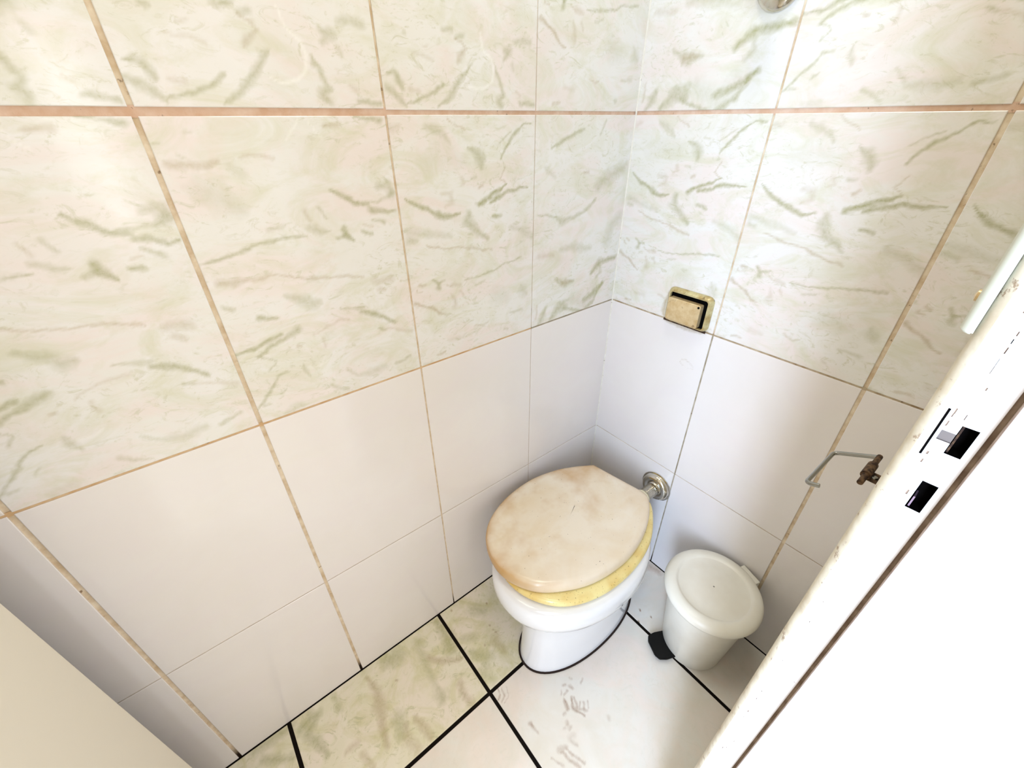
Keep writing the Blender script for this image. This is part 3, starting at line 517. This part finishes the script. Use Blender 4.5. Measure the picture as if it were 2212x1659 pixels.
# strike keeper inside the upper recess
kb = box_bm((.5795, .7168, 1.1100), (.5885, .7178, 1.1305)); obj('strike_lip', kb, RUST, jamb)
obj('strike_lip', box_bm((.5795, .7170, 1.0610), (.5885, .7180, 1.0700)), mat('grey_purple_metal', (150, 130, 150), .4, .6), jamb)
# broken plaster bead on the room side of the frame, starting about head-of-latch height
bd = loft([[(x, y, z) for x, y in [(.566, .6968), (.566, .6935), (.570, .6912), (.577, .6905), (.582, .6918), (.5845, .6950), (.5845, .6972)]] for z in (1.183, 2.0995)])
bmesh.ops.bevel(bd, geom=[e for e in bd.edges if all(v.co.z < 1.2 for v in e.verts)], offset=.001, segments=2, affect='EDGES')
b_ = obj('corner_bead', bd, mat('greenish_white_sealant', (204, 206, 192), .6), jamb); smooth(b_, 60)

# left jamb of the doorway (behind the open door) and the open door leaf
tag(obj('trim_1', box_bm((1.250, .697, 0), (1.2655, .862, 2.0995), .002), PAINT), kind='structure')
dm = mat('cream_door_paint', (232, 224, 206), .45)
dr = obj('door_1', box_bm((1.226, .098, .01), (1.262, .690, 2.08), .003, 3), dm); tag(dr, kind='structure')

# ------------------------------------------------------------------ toilet
tl = empty('toilet', (.30, .25, 0), 'white ceramic toilet with a misaligned cream lid, in the corner', 'toilet')
def ov(xb, xf, yc, hw, z, n=72, pb=2.6, pf=2.1, skew=0.0):
    """oval with a squarer back; xb..xf along the bowl axis"""
    out = []; xm = xb+(xf-xb)*.48
    for k in range(n):
        a = 2*math.pi*k/n; c, s_ = math.cos(a), math.sin(a)
        if c >= 0: x = xm+(xf-xm)*abs(c)**(2/pf); p = pf
        else: x = xm-(xm-xb)*abs(c)**(2/pb); p = pb
        y = yc+hw*math.copysign(abs(s_)**(2/p), s_)
        out.append((x, y+skew*(x-.3), z))
    return out
Ls = [ov(.12, .545, .274, .101, 0, pb=2.1), ov(.12, .545, .274, .101, .006, pb=2.1), ov(.12, .541, .273, .100, .02, pb=2.1), ov(.115, .534, .270, .101, .07, pb=2.1), ov(.11, .526, .266, .105, .13, pb=2.1),
      ov(.08, .518, .262, .110, .18), ov(.09, .528, .256, .128, .215), ov(.10, .548, .250, .148, .235, pb=2.2), ov(.105, .568, .247, .163, .251, pb=2.2),
      ov(.11, .584, .245, .172, .268, pb=2.1), ov(.112, .591, .245, .175, .290, pb=2.0), ov(.114, .590, .244, .175, .314, pb=2.0), ov(.118, .585, .244, .171, .325, pb=2.0), ov(.125, .577, .244, .164, .330, pb=2.0),
      ov(.19, .535, .244, .125, .330, pb=2.0), ov(.20, .525, .244, .118, .322, pb=2.0), ov(.23, .49, .244, .095, .25, pb=2.0), ov(.28, .43, .244, .06, .18, pb=2.0)]
smooth(obj('bowl', loft(Ls), CERAMIC, tl), 50)
# sooty joint line where the bowl meets the floor
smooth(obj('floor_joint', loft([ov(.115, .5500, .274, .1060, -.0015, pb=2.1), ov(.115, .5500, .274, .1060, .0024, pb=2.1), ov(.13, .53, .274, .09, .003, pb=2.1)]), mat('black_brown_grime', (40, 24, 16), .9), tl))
# seat ring
so = spline([(.085, .19), (.085, .27), (.098, .306), (.154, .350), (.212, .379), (.287, .396), (.371, .397), (.448, .380), (.506, .347), (.545, .296), (.562, .240), (.556, .175), (.53, .125), (.48, .085), (.40, .062), (.30, .06), (.2, .075), (.12, .12)], 96)
si = inset(so, .07)
def ringloft(o, i, z0, z1, r=.007):
    L = []
    for a in np.linspace(0, math.pi, 9): L.append([(p[0], p[1], z0+(z1-z0)*(1-math.cos(a))/2) for p in inset(o, r*(1-math.sin(a)))])
    for a in np.linspace(math.pi, 0, 7): L.append([(p[0], p[1], z0+(z1-z0)*(1-math.cos(a))/2) for p in inset(i, -r*(1-math.sin(a))*1)])
    bm = bmesh.new(); R = [[bm.verts.new(p) for p in l] for l in L]; n = len(R[0])
    for a in range(len(R)):
        A, B = R[a], R[(a+1) % len(R)]
        for k in range(n): bm.faces.new((A[k], A[(k+1) % n], B[(k+1) % n], B[k]))
    bmesh.ops.recalc_face_normals(bm, faces=bm.faces); return bm
seat = obj('seat', ringloft(so, si, .3315, .352, .008), SEATM, tl); smooth(seat, 70); seat['label'] = 'yellowed seat ring with brown specks'
# lid: solid outline with straight back edge, gently domed top, raised rim line
back = [(.112, .195), (.100, .262), (.103, .288)]
lo = spline([(.126, .106), (.1245, .112), (.112, .19), (.101, .258), (.100, .272), (.108, .297), (.150, .330), (.21, .358), (.28, .374), (.345, .375), (.415, .363), (.475, .337), (.53, .297), (.562, .245), (.571, .190), (.556, .130), (.523, .085), (.47, .053), (.40, .033), (.315, .0285), (.235, .046), (.180, .071), (.131, .102)], 144)
cx_, cy_ = .335, .205
def scl(L, s, z, dz=0):
    return [(cx_+(p[0]-cx_)*s, cy_+(p[1]-cy_)*s, z) for p in L]
ll = [[(p[0], p[1], z) for p in inset(lo, d)] for d, z in ((.006, .3555), (.003, .3545), (.0008, .3555), (0, .359), (.0002, .368), (.0012, .3755), (.0036, .3800), (.0080, .3828), (.015, .3842), (.024, .3848))]
li = inset(lo, .026)
ll += [scl(li, s, z) for s, z in ((.995, .3850), (.9, .3858), (.7, .3868), (.45, .3875), (.2, .388), (.04, .388))]
lid = obj('lid', loft(ll), LIDM, tl); smooth(lid, 70); lid['label'] = 'stained cream toilet lid, turned out of line'
for yy in (.160, .276):
    hb = tube([(.112, yy-.018, .345), (.112, yy+.018, .345)], .007, 16); box_bm((.106, yy-.010, .3305), (.128, yy+.010, .344), .002, 2, bm=hb)
    smooth(obj('hinge', hb, SEATM, tl))

# ------------------------------------------------------------------ flush pipe
fp = empty('flush_pipe', (0, .258, .327), 'chrome corrugated flush pipe between back wall and toilet', 'pipe')
smooth(obj('wall_flange', lathe([(.046, .0002), (.0485, .0015), (.0485, .004), (.045, .005), (.044, .007), (.0435, .011), (.040, .016), (.033, .020), (.027, .0195), (.023, .017), (.020, .022), (.001, .022)], 64, (0, .258, .327), 'x'), CHROME, fp), 35)
pf = [(.002, .0205), (.019, .0205)]
x = .022
while x < .064: pf += [(.0160, x), (.0200, x+.0016), (.0200, x+.0026), (.0160, x+.0042)]; x += .0050
pf += [(.0165, x), (.002, x)]
smooth(obj('corrugated_sleeve', lathe(pf, 48, (0, .258, .327), 'x'), CHROME, fp), 50)
smooth(obj('inlet_collar', lathe([(.012, .070), (.023, .070), (.0245, .073), (.0245, .088), (.021, .095), (.021, .108), (.012, .108)], 48, (0, .258, .327), 'x'), mat('cream_rubber_collar', (240, 234, 206), .4), tl), 35)

# ------------------------------------------------------------------ flush button on the back wall
fb = empty('flush_button', (0, .231, .899), 'square tarnished gold flush button plate on the back wall tiles', 'flush button')
def rrect(y0, y1, z0, z1, r, n=6):
    P = []
    for cy, cz, a0 in ((y1-r, z1-r, 0), (y0+r, z1-r, 90), (y0+r, z0+r, 180), (y1-r, z0+r, 270)):
        for k in range(n+1):
            a = math.radians(a0+90*k/n); P.append((cy+r*math.cos(a), cz+r*math.sin(a)))
    return P
def rl(y0, y1, z0, z1, r, x): return [(x, a, b) for a, b in rrect(y0, y1, z0, z1, r)]
Y0, Y1, Z0, Z1 = .172, .287, .858, .944
L = [rl(Y0, Y1, Z0, Z1, .014, .0002), rl(Y0, Y1, Z0, Z1, .014, .004), rl(Y0+.0025, Y1-.0025, Z0+.0025, Z1-.0025, .013, .009), rl(Y0+.006, Y1-.006, Z0+.004, Z1-.006, .010, .0120), rl(Y0+.0075, Y1-.0095, Z0+.0055, Z1-.0095, .007, .0120), rl(Y0+.008, Y1-.010, Z0+.006, Z1-.010, .006, .0110), rl(Y0+.008, Y1-.010, Z0+.006, Z1-.010, .006, .0012)]
smooth(obj('frame', loft(L), GOLDF, fb), 30)
obj('recess', loft([rl(Y0+.0085, Y1-.0105, Z0+.0065, Z1-.0105, .006, .0014), rl(Y0+.0085, Y1-.0105, Z0+.0065, Z1-.0105, .006, .0060)]), BLACK, fb)
a0, a1, b0, b1 = Y0+.010, Y1-.0205, Z0+.0080, Z1-.0210
L = [rl(a0, a1, b0, b1, .004, .0062), rl(a0, a1, b0, b1, .005, .0195), rl(a0+.001, a1-.001, b0+.001, b1-.001, .005, .0208), rl(a0+.003, a1-.003, b0+.002, b1-.003, .004, .0212), rl(a0+.006, a1-.013, b0+.004, b1-.006, .004, .0222)]
smooth(obj('push_plate', loft(L), BRASS, fb), 25)
smooth(obj('pin_hole', lathe([(.0002, .0208), (.0026, .0210), (.0026, .0222), (.0002, .0223)], 16, (0, a1-.0045, b1-.005), 'x'), BLACK, fb))
obj('rim_stain', box_bm((.0003, Y0-.004, Z0-.005), (.0012, Y1-.004, Z0+.001), .0004), RUST, fb)

# ------------------------------------------------------------------ shut-off valve high on the back wall
vv = empty('water_valve', (0, .258, 1.476), 'chrome water valve at the top of the back wall', 'valve')
smooth(obj('wall_flange', lathe([(.036, .0002), (.038, .002), (.037, .006), (.030, .013), (.020, .018), (.015, .020), (.002, .020)], 48, (0, .258, 1.476), 'x'), CHROME, vv), 35)
smooth(obj('handle', lathe([(.008, .020), (.010, .024), (.011, .045), (.024, .048), (.027, .054), (.026, .066), (.020, .072), (.002, .074)], 48, (0, .258, 1.476), 'x'), CHROME, vv), 35)

# ------------------------------------------------------------------ pedal bin
BX, BY = .131, .533
bn = empty('pedal_bin', (BX, BY, 0), 'off-white plastic pedal bin with black pedal beside the toilet', 'bin')
smooth(obj('bucket', lathe([(.001, .0), (.075, .0), (.079, .002), (.081, .006), (.1025, .237), (.1035, .242), (.1010, .244), (.099, .240), (.077, .008), (.001, .008)], 96, (BX, BY, 0.001), cap=False), BINM, bn), 50)
lp = [(r_*1.012, z_+.012) for r_, z_ in [(.0995, .2295), (.112, .2285), (.1165, .2310), (.1180, .2365), (.1170, .2430), (.1135, .2490), (.108, .2530), (.100, .2555), (.094, .2560), (.0895, .2553), (.0865, .2525), (.084, .2515), (.06, .2530), (.03, .2540), (.002, .2545), (.002, .2500), (.08, .248), (.0995, .235)]]
smooth(obj('lid', lathe(lp, 96, (BX, BY, .003), cap=False), BINM, bn), 60)
def rotz(bm, a, c):
    bmesh.ops.rotate(bm, verts=bm.verts, cent=Vector(c), matrix=Matrix.Rotation(a, 3, 'Z')); return bm
ang = math.radians(160)
hb = rotz(box_bm((BX+.108, BY-.027, .205), (BX+.1285, BY+.027, .262), .002, 2), ang, (BX, BY, 0)); obj('hinge', hb, BINM, bn)
pa = math.radians(-26)
pp = [(.060, -.036), (.060, .034), (.100, .036), (.120, .031), (.128, .018), (.128, -.020), (.120, -.034), (.100, -.038)]
pb_ = loft([[(BX+x_, BY+y_, z_) for x_, y_ in pp] for z_ in (.012, .020)]); bmesh.ops.bevel(pb_, geom=list(pb_.edges), offset=.0015, segments=2, affect='EDGES')
obj('pedal', rotz(pb_, pa, (BX, BY, 0)), BLACKP, bn)

# ------------------------------------------------------------------ wire toilet paper holder on the back of the door wall
ph = empty('toilet_paper_holder', (.335, .695, .90), 'empty bent wire toilet paper holder on a rusty bracket behind the door frame', 'paper holder')
def onx(xv, px, py):
    d = np.array(_f)+_R*(px-1106)/FPX+_U*(829.5-py)/FPX; t = (xv-CX)/d[0]
    return (CX+t*d[0], CY+t*d[1], CZ+t*d[2])
ZP, ZB = .9150, .8925
wp = fillet([(.300, .6825, ZP), (.3, .6380, ZB), (.392, .6362, ZB), (.392, .6502, .8975)], .007)
smooth(obj('wire_arm', tube(wp, .0028, 14), STEEL, ph), 60)
smooth(obj('pivot_pin', tube([(.2985, .6822, ZP), (.372, .6812, ZP)], .0034, 16), RUST, ph), 60)
bb = box_bm((.327, .6810, ZP-.0085), (.349, .6994, ZP-.0070), .0004, 1); box_bm((.322, .6975, ZP-.022), (.354, .6993, ZP+.016), .0005, 1, bm=bb)
obj('bracket', bb, RUST, ph)
smooth(obj('bracket_loop', tube([(.324, .6816, ZP), (.352, .6812, ZP)], .0056, 20), RUST, ph), 60)
smooth(obj('screw', lathe([(.0005, 0), (.0035, 0), (.0030, .0018), (.0005, .0024)], 20, (.339, .6900, ZP-.0070)), STEEL, ph), 60)

# small brass hook near the frame
hk = obj('wall_hook', lathe([(.002, 0), (.007, 0), (.007, .003), (.003, .004), (.003, .008), (.005, .009), (.0045, .014), (.001, .015)], 24), BRASS)
hk.rotation_euler = (math.radians(90), 0, 0); hk.location = (.45, .6992, 1.172)
tag(hk, 'tiny brass hook just behind the edge of the door frame', 'hook')
